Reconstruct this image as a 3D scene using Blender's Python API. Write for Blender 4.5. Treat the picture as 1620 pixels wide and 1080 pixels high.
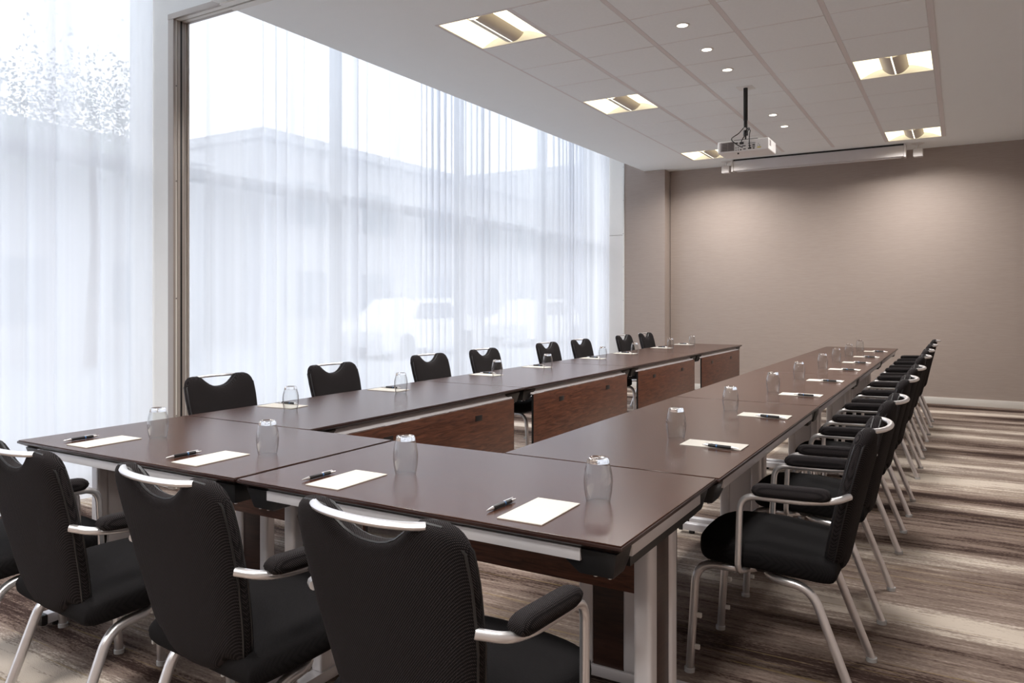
import bpy, bmesh, math, random
from mathutils import Vector, Matrix
random.seed(7)
PI = math.pi
sc = bpy.context.scene
col = sc.collection
for o in list(bpy.data.objects):
    bpy.data.objects.remove(o)

# ------------------------------------------------------------------ camera
cam = bpy.data.cameras.new('camera')
cam.sensor_width = 36.0
cam.lens = 1212.72 / 1620 * 36
cam.shift_x = (810 - 785.0) / 1620
cam.shift_y = (477.25 - 540) / 1620
cam.clip_start = 0.05
cam.clip_end = 200
camo = bpy.data.objects.new('camera', cam)
camo.location = (3.1372, -1.5755, 1.2769)
camo.rotation_euler = (PI / 2, 0, 0.54593)
col.objects.link(camo)
sc.camera = camo

# ------------------------------------------------------------------ world, exposure
w = bpy.data.worlds.new('sky')
w.use_nodes = True
bg = w.node_tree.nodes['Background']
bg.inputs[0].default_value = (0.975, 0.98, 1.0, 1)
bg.inputs[1].default_value = 1.75
sc.world = w
sc.view_settings.view_transform = 'Standard'
sc.view_settings.look = 'None'
sc.view_settings.exposure = 0.98
sc.view_settings.gamma = 1.0
sc.view_settings.use_curve_mapping = False
sc.cycles.use_denoising = True
sc.cycles.max_bounces = 10
sc.cycles.diffuse_bounces = 5
sc.cycles.transparent_max_bounces = 24
LAMP = 1.05         # luminaire diffusers
LAMP_W = 21.0       # light of one square luminaire, watts
SPOT_W = 6.0        # light of one downlight, watts
SPOT = 3.0         # downlight lenses

# ------------------------------------------------------------------ materials
def nmat(name):
    m = bpy.data.materials.new(name)
    m.use_nodes = True
    nt = m.node_tree
    return m, nt, nt.nodes, nt.links, nt.nodes['Principled BSDF']

def plain(name, c, rough=0.5, metal=0.0, spec=0.5, var=0.0, vscale=8.0):
    m, nt, N, L, B = nmat(name)
    B.inputs['Base Color'].default_value = (*c, 1)
    B.inputs['Roughness'].default_value = rough
    B.inputs['Metallic'].default_value = metal
    B.inputs['Specular IOR Level'].default_value = spec
    if var:
        tc = N.new('ShaderNodeTexCoord')
        n = N.new('ShaderNodeTexNoise'); n.inputs['Scale'].default_value = vscale
        L.new(tc.outputs['Object'], n.inputs['Vector'])
        r = N.new('ShaderNodeMapRange')
        r.inputs['To Min'].default_value = 1 - var; r.inputs['To Max'].default_value = 1 + var
        L.new(n.outputs['Fac'], r.inputs['Value'])
        mx = N.new('ShaderNodeVectorMath'); mx.operation = 'SCALE'
        mx.inputs[0].default_value = c
        L.new(r.outputs[0], mx.inputs['Scale'])
        L.new(mx.outputs[0], B.inputs['Base Color'])
    return m

def ramp(N, stops, interp='LINEAR'):
    r = N.new('ShaderNodeValToRGB')
    e = r.color_ramp.elements
    r.color_ramp.interpolation = interp
    while len(e) < len(stops):
        e.new(0.5)
    for k, (p, c) in enumerate(stops):
        e[k].position = p
        e[k].color = (*c, 1)
    return r

def mapping(N, L, scale, src='Object'):
    tc = N.new('ShaderNodeTexCoord')
    mp = N.new('ShaderNodeMapping')
    mp.inputs['Scale'].default_value = scale
    L.new(tc.outputs[src], mp.inputs['Vector'])
    return mp

def carpet_mat():
    m, nt, N, L, B = nmat('carpet')
    def noise(scale, detail=2.0, rough=0.5):
        mp = mapping(N, L, scale)
        n = N.new('ShaderNodeTexNoise')
        n.inputs['Scale'].default_value = 1.0
        n.inputs['Detail'].default_value = detail
        n.inputs['Roughness'].default_value = rough
        L.new(mp.outputs[0], n.inputs['Vector'])
        return n.outputs['Fac']
    def mul(a, k):
        x = N.new('ShaderNodeMath'); x.operation = 'MULTIPLY'; L.new(a, x.inputs[0]); x.inputs[1].default_value = k
        return x.outputs[0]
    def add(a, b):
        x = N.new('ShaderNodeMath'); x.operation = 'ADD'; L.new(a, x.inputs[0]); L.new(b, x.inputs[1])
        return x.outputs[0]
    band = noise((0.22, 2.9, 1), 1.0, 0.4)
    streak = noise((1.7, 24, 1), 5.0, 0.65)
    fine = noise((60, 210, 1), 2.0)
    mid = noise((8, 75, 1), 4.0, 0.65)
    v = add(add(add(mul(band, 0.80), mul(streak, 0.36)), mul(mid, 0.24)), mul(fine, 0.20))
    r = ramp(N, [(0.655, (0.030, 0.017, 0.014)), (0.715, (0.060, 0.038, 0.031)), (0.742, (0.140, 0.101, 0.083)),
                 (0.81, (0.205, 0.156, 0.131)), (0.87, (0.31, 0.255, 0.215)), (0.92, (0.55, 0.48, 0.41))])
    L.new(v, r.inputs[0])
    # thin mustard threads
    th = noise((0.9, 60, 1), 1.0)
    tr = ramp(N, [(0.0, (0, 0, 0)), (0.665, (0, 0, 0)), (0.69, (1, 1, 1)), (1.0, (1, 1, 1))])
    L.new(th, tr.inputs[0])
    mx = N.new('ShaderNodeMix'); mx.data_type = 'RGBA'
    k = N.new('ShaderNodeMath'); k.operation = 'MULTIPLY'; k.inputs[1].default_value = 0.45
    L.new(tr.outputs[0], k.inputs[0])
    L.new(k.outputs[0], mx.inputs['Factor'])
    L.new(r.outputs[0], mx.inputs['A'])
    mx.inputs['B'].default_value = (0.30, 0.22, 0.09, 1)
    L.new(mx.outputs['Result'], B.inputs['Base Color'])
    B.inputs['Roughness'].default_value = 0.95
    B.inputs['Specular IOR Level'].default_value = 0.1
    bp = N.new('ShaderNodeBump'); bp.inputs['Strength'].default_value = 0.5; bp.inputs['Distance'].default_value = 0.004
    L.new(noise((260, 260, 1), 2.0), bp.inputs['Height'])
    L.new(bp.outputs[0], B.inputs['Normal'])
    return m

def wallpaper_mat():
    m, nt, N, L, B = nmat('taupe_wallpaper')
    mp = mapping(N, L, (9, 9, 240))
    n = N.new('ShaderNodeTexNoise'); n.inputs['Scale'].default_value = 1.0; n.inputs['Detail'].default_value = 3
    L.new(mp.outputs[0], n.inputs['Vector'])
    r = ramp(N, [(0.25, (0.345, 0.282, 0.246)), (0.75, (0.395, 0.328, 0.288))])
    L.new(n.outputs['Fac'], r.inputs[0])
    L.new(r.outputs[0], B.inputs['Base Color'])
    B.inputs['Roughness'].default_value = 0.55
    B.inputs['Specular IOR Level'].default_value = 0.35
    bp = N.new('ShaderNodeBump'); bp.inputs['Strength'].default_value = 0.15; bp.inputs['Distance'].default_value = 0.002
    L.new(n.outputs['Fac'], bp.inputs['Height'])
    L.new(bp.outputs[0], B.inputs['Normal'])
    return m

def wood_mat(name, dark, light, scale, rough, bump=0.1, spec=0.5):
    m, nt, N, L, B = nmat(name)
    mp = mapping(N, L, scale)
    n = N.new('ShaderNodeTexNoise'); n.inputs['Scale'].default_value = 1.0
    n.inputs['Detail'].default_value = 5; n.inputs['Roughness'].default_value = 0.65
    n.inputs['Distortion'].default_value = 0.8
    L.new(mp.outputs[0], n.inputs['Vector'])
    r = ramp(N, [(0.32, dark), (0.68, light)])
    L.new(n.outputs['Fac'], r.inputs[0])
    L.new(r.outputs[0], B.inputs['Base Color'])
    B.inputs['Roughness'].default_value = rough
    B.inputs['Specular IOR Level'].default_value = spec
    bp = N.new('ShaderNodeBump'); bp.inputs['Strength'].default_value = bump; bp.inputs['Distance'].default_value = 0.001
    L.new(n.outputs['Fac'], bp.inputs['Height'])
    L.new(bp.outputs[0], B.inputs['Normal'])
    return m

def fabric_mat(name, dark, light, k=620.0):
    """woven upholstery: a grid of fine raised dots"""
    m, nt, N, L, B = nmat(name)
    tc = N.new('ShaderNodeTexCoord')
    sp = N.new('ShaderNodeSeparateXYZ')
    L.new(tc.outputs['Object'], sp.inputs[0])
    def sine(src, kk):
        a = N.new('ShaderNodeMath'); a.operation = 'MULTIPLY'; a.inputs[1].default_value = kk; L.new(src, a.inputs[0])
        b = N.new('ShaderNodeMath'); b.operation = 'SINE'; L.new(a.outputs[0], b.inputs[0])
        return b.outputs[0]
    yz = N.new('ShaderNodeMath'); yz.operation = 'ADD'
    L.new(sp.outputs['Y'], yz.inputs[0]); L.new(sp.outputs['Z'], yz.inputs[1])
    p = N.new('ShaderNodeMath'); p.operation = 'MULTIPLY'
    L.new(sine(sp.outputs['X'], k * 2), p.inputs[0]); L.new(sine(yz.outputs[0], k * 2), p.inputs[1])
    r = ramp(N, [(0.0, dark), (0.25, dark), (0.75, light)])
    L.new(p.outputs[0], r.inputs[0])
    L.new(r.outputs[0], B.inputs['Base Color'])
    B.inputs['Roughness'].default_value = 0.9
    B.inputs['Specular IOR Level'].default_value = 0.12
    bp = N.new('ShaderNodeBump'); bp.inputs['Strength'].default_value = 0.25; bp.inputs['Distance'].default_value = 0.0015
    L.new(p.outputs[0], bp.inputs['Height'])
    L.new(bp.outputs[0], B.inputs['Normal'])
    return m

def sheer_mat():
    m, nt, N, L, B = nmat('sheer_curtain')
    N.remove(B)
    out = N['Material Output']
    tr = N.new('ShaderNodeBsdfTransparent')
    tl = N.new('ShaderNodeBsdfTranslucent'); tl.inputs[0].default_value = (0.90, 0.935, 1.0, 1)
    df = N.new('ShaderNodeBsdfDiffuse'); df.inputs[0].default_value = (0.90, 0.92, 0.97, 1)
    m1 = N.new('ShaderNodeMixShader'); m1.inputs[0].default_value = 0.42
    L.new(tl.outputs[0], m1.inputs[1]); L.new(df.outputs[0], m1.inputs[2])
    m2 = N.new('ShaderNodeMixShader')
    # thread density varies a little along the cloth
    mp = mapping(N, L, (2, 11, 0.12))
    n = N.new('ShaderNodeTexNoise'); n.inputs['Scale'].default_value = 1.0; n.inputs['Detail'].default_value = 2
    L.new(mp.outputs[0], n.inputs['Vector'])
    r = N.new('ShaderNodeMapRange'); r.inputs['From Min'].default_value = 0.3; r.inputs['From Max'].default_value = 0.7
    r.inputs['To Min'].default_value = 0.77; r.inputs['To Max'].default_value = 0.93
    L.new(n.outputs['Fac'], r.inputs['Value'])
    L.new(r.outputs[0], m2.inputs[0])
    L.new(tr.outputs[0], m2.inputs[1]); L.new(m1.outputs[0], m2.inputs[2])
    L.new(m2.outputs[0], out.inputs['Surface'])
    return m

def pane_mat():
    m, nt, N, L, B = nmat('window_glass')
    N.remove(B)
    out = N['Material Output']
    tr = N.new('ShaderNodeBsdfTransparent'); tr.inputs[0].default_value = (0.955, 0.965, 0.975, 1)
    gl = N.new('ShaderNodeBsdfGlossy'); gl.inputs['Roughness'].default_value = 0.02
    mx = N.new('ShaderNodeMixShader'); mx.inputs[0].default_value = 0.08
    L.new(tr.outputs[0], mx.inputs[1]); L.new(gl.outputs[0], mx.inputs[2])
    L.new(mx.outputs[0], out.inputs['Surface'])
    return m

def emit_mat(name, c, s):
    m, nt, N, L, B = nmat(name)
    B.inputs['Base Color'].default_value = (0.8, 0.8, 0.75, 1)
    B.inputs['Emission Color'].default_value = (*c, 1)
    B.inputs['Emission Strength'].default_value = s
    return m

def glass_mat():
    m, nt, N, L, B = nmat('tumbler_glass')
    B.inputs['Base Color'].default_value = (1, 1, 1, 1)
    B.inputs['Roughness'].default_value = 0.0
    B.inputs['IOR'].default_value = 1.45
    B.inputs['Transmission Weight'].default_value = 1.0
    return m

def thin_glass_mat():
    m, nt, N, L, B = nmat('thin_tumbler_glass')
    N.remove(B)
    out = N['Material Output']
    tr = N.new('ShaderNodeBsdfTransparent'); tr.inputs[0].default_value = (0.97, 0.975, 0.975, 1)
    gl = N.new('ShaderNodeBsdfGlossy'); gl.inputs['Roughness'].default_value = 0.03
    lw = N.new('ShaderNodeLayerWeight'); lw.inputs['Blend'].default_value = 0.5
    pw = N.new('ShaderNodeMath'); pw.operation = 'POWER'; pw.inputs[1].default_value = 2.6
    L.new(lw.outputs['Facing'], pw.inputs[0])
    fr = N.new('ShaderNodeMapRange'); fr.inputs['To Min'].default_value = 0.016; fr.inputs['To Max'].default_value = 0.95
    L.new(pw.outputs[0], fr.inputs['Value'])
    mx = N.new('ShaderNodeMixShader')
    L.new(fr.outputs[0], mx.inputs[0])
    L.new(tr.outputs[0], mx.inputs[1]); L.new(gl.outputs[0], mx.inputs[2])
    L.new(mx.outputs[0], out.inputs['Surface'])
    return m

M = dict(
    thinglass=thin_glass_mat(),
    carpet=carpet_mat(), paper=wallpaper_mat(),
    ceil=plain('ceiling_paint', (0.875, 0.90, 0.895), 0.9, spec=0.1, var=0.01),
    tile=plain('ceiling_tile', (0.86, 0.885, 0.885), 0.95, spec=0.1, var=0.03, vscale=40),
    bar=plain('ceiling_grid', (0.72, 0.68, 0.67), 0.6),
    white=plain('white_paint', (0.80, 0.79, 0.76), 0.6, var=0.02),
    offwhite=plain('off_white_panel', (0.76, 0.74, 0.71), 0.6, var=0.02),
    base=plain('baseboard_paint', (0.72, 0.69, 0.64), 0.45, var=0.02),
    top=wood_mat('table_laminate', (0.036, 0.014, 0.0085), (0.060, 0.026, 0.0165), (6, 60, 20), 0.23, 0.04, 0.25),
    edge=wood_mat('table_edge_wood', (0.014, 0.006, 0.005), (0.030, 0.012, 0.009), (8, 8, 60), 0.28, 0.05),
    wood=wood_mat('red_brown_veneer', (0.042, 0.014, 0.009), (0.16, 0.060, 0.033), (7, 7, 75), 0.38, 0.12),
    legwood=wood_mat('dark_wenge_veneer', (0.020, 0.009, 0.007), (0.050, 0.023, 0.016), (7, 7, 75), 0.40, 0.12),
    screencase=plain('screen_case_lacquer', (0.60, 0.565, 0.56), 0.5, var=0.02),
    silver=plain('satin_aluminium', (0.78, 0.77, 0.78), 0.30, 0.85, var=0.03, vscale=30),
    silverpaint=plain('silver_lacquer', (0.66, 0.645, 0.66), 0.38, 0.25, var=0.02),
    fabric=fabric_mat('black_upholstery', (0.007, 0.006, 0.0065), (0.050, 0.042, 0.043)),
    seatfab=fabric_mat('black_seat_cloth', (0.005, 0.0045, 0.005), (0.016, 0.0145, 0.015), 800),
    black=plain('black_plastic', (0.012, 0.012, 0.013), 0.4, var=0.1),
    blackmetal=plain('black_metal', (0.010, 0.010, 0.011), 0.45, var=0.1),
    post=plain('taupe_anodised_metal', (0.40, 0.355, 0.32), 0.45, 0.3, var=0.04),
    postlight=plain('ivory_strip', (0.72, 0.70, 0.65), 0.5, var=0.02),
    sheer=sheer_mat(), pane=pane_mat(), glass=glass_mat(),
    frame=plain('window_frame_grey', (0.17, 0.175, 0.185), 0.5, var=0.02),
    lamp=emit_mat('warm_diffuser', (1.0, 0.86, 0.56), LAMP),
    slot=emit_mat('lamp_slot', (1.0, 0.95, 0.82), LAMP),
    spot=emit_mat('downlight_lens', (1.0, 0.93, 0.80), SPOT),
    baffle=plain('perforated_baffle', (0.62, 0.57, 0.50), 0.6, var=0.03, vscale=60),
    pad=plain('cream_note_paper', (0.54, 0.51, 0.46), 0.8, var=0.01),
    print=plain('grey_print', (0.45, 0.44, 0.44), 0.8, var=0.02),
    penblack=plain('pen_black_rubber', (0.010, 0.009, 0.010), 0.35, var=0.1),
    penblue=plain('pen_blue_mark', (0.05, 0.16, 0.36), 0.4, var=0.05),
    projector=plain('projector_white', (0.80, 0.79, 0.78), 0.45, var=0.02),
    projgrey=plain('projector_grille_grey', (0.30, 0.265, 0.26), 0.6, var=0.03),
    projdark=plain('projector_dark_slot', (0.05, 0.045, 0.045), 0.6, var=0.1),
    yellow=plain('yellow_sticker', (0.65, 0.55, 0.06), 0.6, var=0.05),
    clear=plain('clear_plastic', (0.45, 0.45, 0.45), 0.15, var=0.02),
    street=plain('street_paving', (0.34, 0.37, 0.40), 0.8, var=0.08, vscale=0.5),
    facade=plain('pale_facade', (0.42, 0.43, 0.45), 0.8, var=0.05, vscale=0.4),
    facadewin=plain('facade_window', (0.16, 0.19, 0.22), 0.2, var=0.05),
    leaf=plain('leaf_green', (0.13, 0.18, 0.12), 0.7, var=0.3, vscale=3),
    bark=plain('bark', (0.12, 0.09, 0.07), 0.9, var=0.2),
    carwhite=plain('car_white_paint', (0.70, 0.71, 0.72), 0.25, var=0.01),
    carglass=plain('car_dark_glass', (0.04, 0.05, 0.06), 0.1, var=0.05),
)

# ------------------------------------------------------------------ mesh helpers
def tag(o, label=None, cat=None, group=None, kind=None):
    if label: o['label'] = label
    if cat: o['category'] = cat
    if group: o['group'] = group
    if kind: o['kind'] = kind
    return o

def link(name, me, mat=None, parent=None):
    o = bpy.data.objects.new(name, me)
    col.objects.link(o)
    if mat is not None and not me.materials:
        me.materials.append(mat)
    if parent is not None:
        o.parent = parent
    return o

def empty(name, loc=(0, 0, 0), rz=0.0):
    o = bpy.data.objects.new(name, None)
    o.empty_display_size = 0.1
    o.location = loc
    o.rotation_euler = (0, 0, rz)
    col.objects.link(o)
    return o

def copy_tree(o, parent=None):
    c = o.copy()
    col.objects.link(c)
    c.parent = parent
    for ch in [x for x in KIDS.get(o.name, [])]:
        copy_tree(ch, c)
    return c

KIDS = {}
def index_kids():
    KIDS.clear()
    for o in bpy.data.objects:
        if o.parent:
            KIDS.setdefault(o.parent.name, []).append(o)

def smooth(me, ang=40):
    for p in me.polygons:
        p.use_smooth = True
    try:
        me.set_sharp_from_angle(angle=math.radians(ang))
    except Exception:
        pass
    return me

class MB:
    def __init__(self):
        self.v = []; self.f = []
    def add(self, vs, fs):
        n = len(self.v)
        self.v += [tuple(p) for p in vs]
        self.f += [tuple(i + n for i in f) for f in fs]
        return self
    def box(self, x0, x1, y0, y1, z0, z1):
        vs = [(x, y, z) for z in (z0, z1) for y in (y0, y1) for x in (x0, x1)]
        return self.add(vs, [(0, 2, 3, 1), (4, 5, 7, 6), (0, 1, 5, 4), (2, 6, 7, 3), (0, 4, 6, 2), (1, 3, 7, 5)])
    def prism(self, poly, z0, z1):
        n = len(poly)
        vs = [(p[0], p[1], z0) for p in poly] + [(p[0], p[1], z1) for p in poly]
        fs = [tuple(range(n))[::-1], tuple(range(n, 2 * n))]
        fs += [(i, (i + 1) % n, n + (i + 1) % n, n + i) for i in range(n)]
        return self.add(vs, fs)
    def frustum(self, r0, z0, r1, z1):
        (a0, a1, b0, b1), (c0, c1, d0, d1) = r0, r1
        vs = [(a0, b0, z0), (a1, b0, z0), (a1, b1, z0), (a0, b1, z0), (c0, d0, z1), (c1, d0, z1), (c1, d1, z1), (c0, d1, z1)]
        return self.add(vs, [(3, 2, 1, 0), (4, 5, 6, 7), (0, 1, 5, 4), (1, 2, 6, 5), (2, 3, 7, 6), (3, 0, 4, 7)])
    def tube(self, pts, r, seg=10, closed=False, flat=1.0):
        P = [Vector(p) for p in pts]
        n = len(P)
        rings = []
        up = None
        for i in range(n):
            a = P[i - 1] if (i > 0 or closed) else P[i]
            b = P[(i + 1) % n] if (i < n - 1 or closed) else P[i]
            t = (b - a).normalized()
            if up is None:
                up = Vector((0, 0, 1)) if abs(t.z) < 0.9 else Vector((1, 0, 0))
            s = t.cross(up).normalized()
            u = s.cross(t).normalized()
            up = u
            rr = r[i] if isinstance(r, (list, tuple)) else r
            rings.append([P[i] + (s * math.cos(2 * PI * k / seg) + u * (math.sin(2 * PI * k / seg) * flat)) * rr for k in range(seg)])
        vs = [p for R in rings for p in R]
        fs = []
        m = n if closed else n - 1
        for i in range(m):
            j = (i + 1) % n
            for k in range(seg):
                q = (k + 1) % seg
                fs.append((i * seg + k, i * seg + q, j * seg + q, j * seg + k))
        if not closed:
            fs.append(tuple(range(seg))[::-1])
            fs.append(tuple((n - 1) * seg + k for k in range(seg)))
        return self.add(vs, fs)
    def cyl(self, x, y, z0, z1, r, seg=16, r1=None):
        r1 = r if r1 is None else r1
        vs = [(x + r * math.cos(2 * PI * k / seg), y + r * math.sin(2 * PI * k / seg), z0) for k in range(seg)]
        vs += [(x + r1 * math.cos(2 * PI * k / seg), y + r1 * math.sin(2 * PI * k / seg), z1) for k in range(seg)]
        fs = [tuple(range(seg))[::-1], tuple(range(seg, 2 * seg))]
        fs += [(k, (k + 1) % seg, seg + (k + 1) % seg, seg + k) for k in range(seg)]
        return self.add(vs, fs)
    def lathe(self, prof, seg=32, x=0, y=0):
        n = len(prof)
        vs = [(x + r * math.cos(2 * PI * k / seg), y + r * math.sin(2 * PI * k / seg), z) for k in range(seg) for r, z in prof]
        fs = []
        for k in range(seg):
            q = (k + 1) % seg
            for i in range(n - 1):
                fs.append((k * n + i, q * n + i, q * n + i + 1, k * n + i + 1))
        return self.add(vs, fs)
    def mesh(self, name, bevel=0.0, segs=2, ang=40, fix=False, merge=False):
        me = bpy.data.meshes.new(name)
        me.from_pydata(self.v, [], self.f)
        if bevel or fix or merge:
            bm = bmesh.new(); bm.from_mesh(me)
            if merge:
                bmesh.ops.remove_doubles(bm, verts=bm.verts, dist=1e-5)
            if bevel:
                bmesh.ops.bevel(bm, geom=bm.edges[:], offset=bevel, segments=segs, affect='EDGES', profile=0.6)
            bmesh.ops.recalc_face_normals(bm, faces=bm.faces[:])
            bm.to_mesh(me); bm.free()
        me.update()
        smooth(me, ang)
        return me
    def obj(self, name, mat, parent=None, **k):
        return link(name, self.mesh(name, **k), mat, parent)

def fillet(pts, rad, n=6):
    """round the inner corners of a polyline"""
    P = [Vector(p) for p in pts]
    out = [P[0]]
    for i in range(1, len(P) - 1):
        a, b, c = P[i - 1], P[i], P[i + 1]
        d1 = (a - b); d2 = (c - b)
        r = min(rad, d1.length * 0.49, d2.length * 0.49)
        p0 = b + d1.normalized() * r
        p1 = b + d2.normalized() * r
        for k in range(n + 1):
            t = k / n
            out.append(p0 * (1 - t) ** 2 + b * (2 * t * (1 - t)) + p1 * t * t)
    out.append(P[-1])
    return out

# ------------------------------------------------------------------ the room
ZC = 3.21
YB, YF, XR, XW = -5.5, 9.49, 4.6, -2.12     # back wall, far wall, right wall, glazing
ZP = 4.4                                    # top of the curtain pocket
TX0, TPX, TY0, TPY = -0.015, 0.594, 2.79, 0.6
TX1, TY1 = TX0 + 5 * TPX, TY0 + 10 * TPY
TZ0 = -4.7; TZ1 = TZ0 + 9 * TPY            # tiled zone of the half of the room behind the camera
def edge_x(y): return -0.98 + (y - 1.83) * (0.095 / 7.4)

m = MB(); m.box(-2.3, XR + 0.1, YB - 0.1, 10.15, -0.12, 0.0)
tag(m.obj('floor', M['carpet']), kind='structure')

m = MB()
m.prism([(edge_x(YB), YB), (TX0, YB), (TX0, YF + 0.1), (edge_x(YF), YF + 0.1)], ZC, ZC + 0.12)
m.box(TX1, XR + 0.1, YB, YF + 0.1, ZC, ZC + 0.12)
m.box(TX0, TX1, YB, TZ0, ZC, ZC + 0.12); m.box(TX0, TX1, TZ1, TY0, ZC, ZC + 0.12)
m.box(TX0 - 0.1, TX1 + 0.1, TZ0 - 0.1, TZ1 + 0.1, ZC + 0.12, ZC + 0.2)
m.box(TX0, TX1, TY1, YF + 0.1, ZC, ZC + 0.12)
m.box(TX0 - 0.1, TX1 + 0.1, TY0 - 0.1, TY1 + 0.1, ZC + 0.12, ZC + 0.2)
# bulkhead face above the curtain pocket and the pocket lid
m.prism([(edge_x(YB), YB), (edge_x(YB) + 0.06, YB), (edge_x(10.1) + 0.06, 10.1), (edge_x(10.1), 10.1)], ZC + 0.001, ZP + 0.1)
m.box(-2.3, -0.7, YB - 0.1, 10.15, ZP, ZP + 0.1)
ceiling = tag(m.obj('ceiling', M['ceil']), kind='structure')

m = MB(); m.box(-0.56, XR + 0.1, YF, YF + 0.12, 0, ZC)
tag(m.obj('wall_far', M['paper']), kind='structure')
m = MB(); m.box(-1.195, -0.57, 9.27, YF + 0.12, 0, ZC - 0.002); m.box(-1.195, edge_x(9.27) - 0.002, 9.27, YF + 0.12, ZC - 0.002, ZP)
tag(m.obj('wall_pilaster', M['paper']), kind='structure')
m = MB(); m.box(XR, XR + 0.1, YB, YF, 0, ZC)
tag(m.obj('wall_right', M['paper']), kind='structure')
m = MB(); m.box(-2.3, XR + 0.1, YB - 0.1, YB, 0, ZP)
tag(m.obj('wall_back', M['paper']), kind='structure')
# white panelled return at the end of the glazing
wr = tag(link('wall_return', MB().box(-2.3, -1.0, 10.04, 10.14, 0, ZP).mesh('wall_return'), M['offwhite']), kind='structure')
MB().box(-2.1, -1.22, 10.02, 10.04, 0.01, 2.345).obj('panel', M['offwhite'], wr, bevel=0.002)
MB().box(-2.1, -1.22, 10.02, 10.04, 2.355, ZP - 0.02).obj('panel', M['white'], wr, bevel=0.002)
# corner bead with screws on the pilaster edge
t = tag(link('trim_1', MB().box(-1.222, -1.197, 9.255, 9.30, 0, ZP - 0.02).mesh('trim_1', bevel=0.003), M['white']), kind='structure')
for k in range(7):
    MB().tube([(-1.209, 9.255, 0.3 + k * 0.5), (-1.209, 9.252, 0.3 + k * 0.5)], 0.005, 8).obj('screw', M['projgrey'], t)
m = MB(); m.box(-0.555, XR - 0.001, YF - 0.016, YF - 0.0005, 0, 0.085)
tag(m.obj('baseboard_far', M['base'], bevel=0.003), kind='structure')
m = MB(); m.box(-1.19, -0.575, 9.254, 9.2695, 0, 0.085)
tag(m.obj('baseboard_pilaster', M['base'], bevel=0.003), kind='structure')

# operable wall: white stub with a grooved metal jamb and the ceiling track
m = MB(); m.box(-1.95, -1.50, 1.76, 1.86, 0, ZP); m.box(-1.50, edge_x(1.8) - 0.002, 1.76, 1.86, ZC + 0.03, ZP)
tag(m.obj('wall_stub', M['white']), kind='structure')
jb = tag(empty('trim_2', (-1.47, 1.80, 0)), kind='structure')
y = 1.735
for wd, mt, dx in ((0.018, 'post', 0.03), (0.016, 'postlight', 0.026), (0.022, 'post', 0.03), (0.013, 'blackmetal', 0.031),
                   (0.026, 'post', 0.022), (0.006, 'projgrey', 0.021), (0.012, 'postlight', 0.018), (0.015, 'post', 0.03)):
    MB().box(-0.028, dx, y - 1.80, y - 1.80 + wd, 0, ZC - 0.012).obj('jamb_strip', M[mt], jb, bevel=0.0015)
    y += wd
for z in (0.5, 1.3, 2.1, 2.75):
    MB().tube([(0.026, 1.761 - 1.80, z), (0.029, 1.761 - 1.80, z)], 0.005, 8).obj('screw', M['projgrey'], jb)
tk = tag(empty('trim_3', (-1.47, 1.80, ZC)), kind='structure')
y = 1.735
for wd, mt, dz in ((0.022, 'post', 0.0), (0.030, 'postlight', -0.004), (0.006, 'postlight', 0.0), (0.012, 'blackmetal', 0.03), (0.03, 'postlight', 0.0), (0.028, 'post', -0.004)):
    MB().box(-0.03, 0.50, y - 1.80, y - 1.80 + wd, -0.010 + dz * 0.3, 0.028).obj('track_strip', M[mt], tk, bevel=0.0015)
    y += wd
y = 1.735
for wd, mt, dz in ((0.052, 'postlight', 0.0), (0.018, 'blackmetal', 0.01), (0.058, 'postlight', 0.0)):
    MB().box(0.50, XR + 1.4, y - 1.80, y - 1.80 + wd, -0.012 + dz, -0.0005).obj('track_strip', M[mt], tk)
    y += wd

# ------------------------------------------------------------------ windows behind the curtain
mull = [YB + 0.02, -4.3, -2.2, -0.15, 1.93, 4.04, 6.2, 8.36, 10.02]
for i in range(len(mull) - 1):
    a, b = mull[i], mull[i + 1]
    wn = tag(empty('window_%d' % (i + 1), (XW, (a + b) / 2, 0)), kind='structure')
    h = (b - a) / 2
    m = MB()
    m.box(-0.05, 0.05, -h, -h + 0.035, 0, ZP - 0.001); m.box(-0.05, 0.05, h - 0.035, h, 0, ZP - 0.001)
    m.box(-0.05, 0.05, -h + 0.035, h - 0.035, 0, 0.06); m.box(-0.05, 0.05, -h + 0.035, h - 0.035, ZP - 0.06, ZP - 0.001)
    m.obj('window_frame', M['frame'], wn)
    MB().box(-0.05, 0.07, -h + 0.035, h - 0.035, 2.24, 2.33).obj('transom', M['frame'], wn)
    MB().box(-0.006, 0.006, -h + 0.036, h - 0.036, 0.061, 2.239).obj('pane', M['pane'], wn)
    MB().box(-0.006, 0.006, -h + 0.036, h - 0.036, 2.331, ZP - 0.061).obj('pane', M['pane'], wn)

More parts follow.
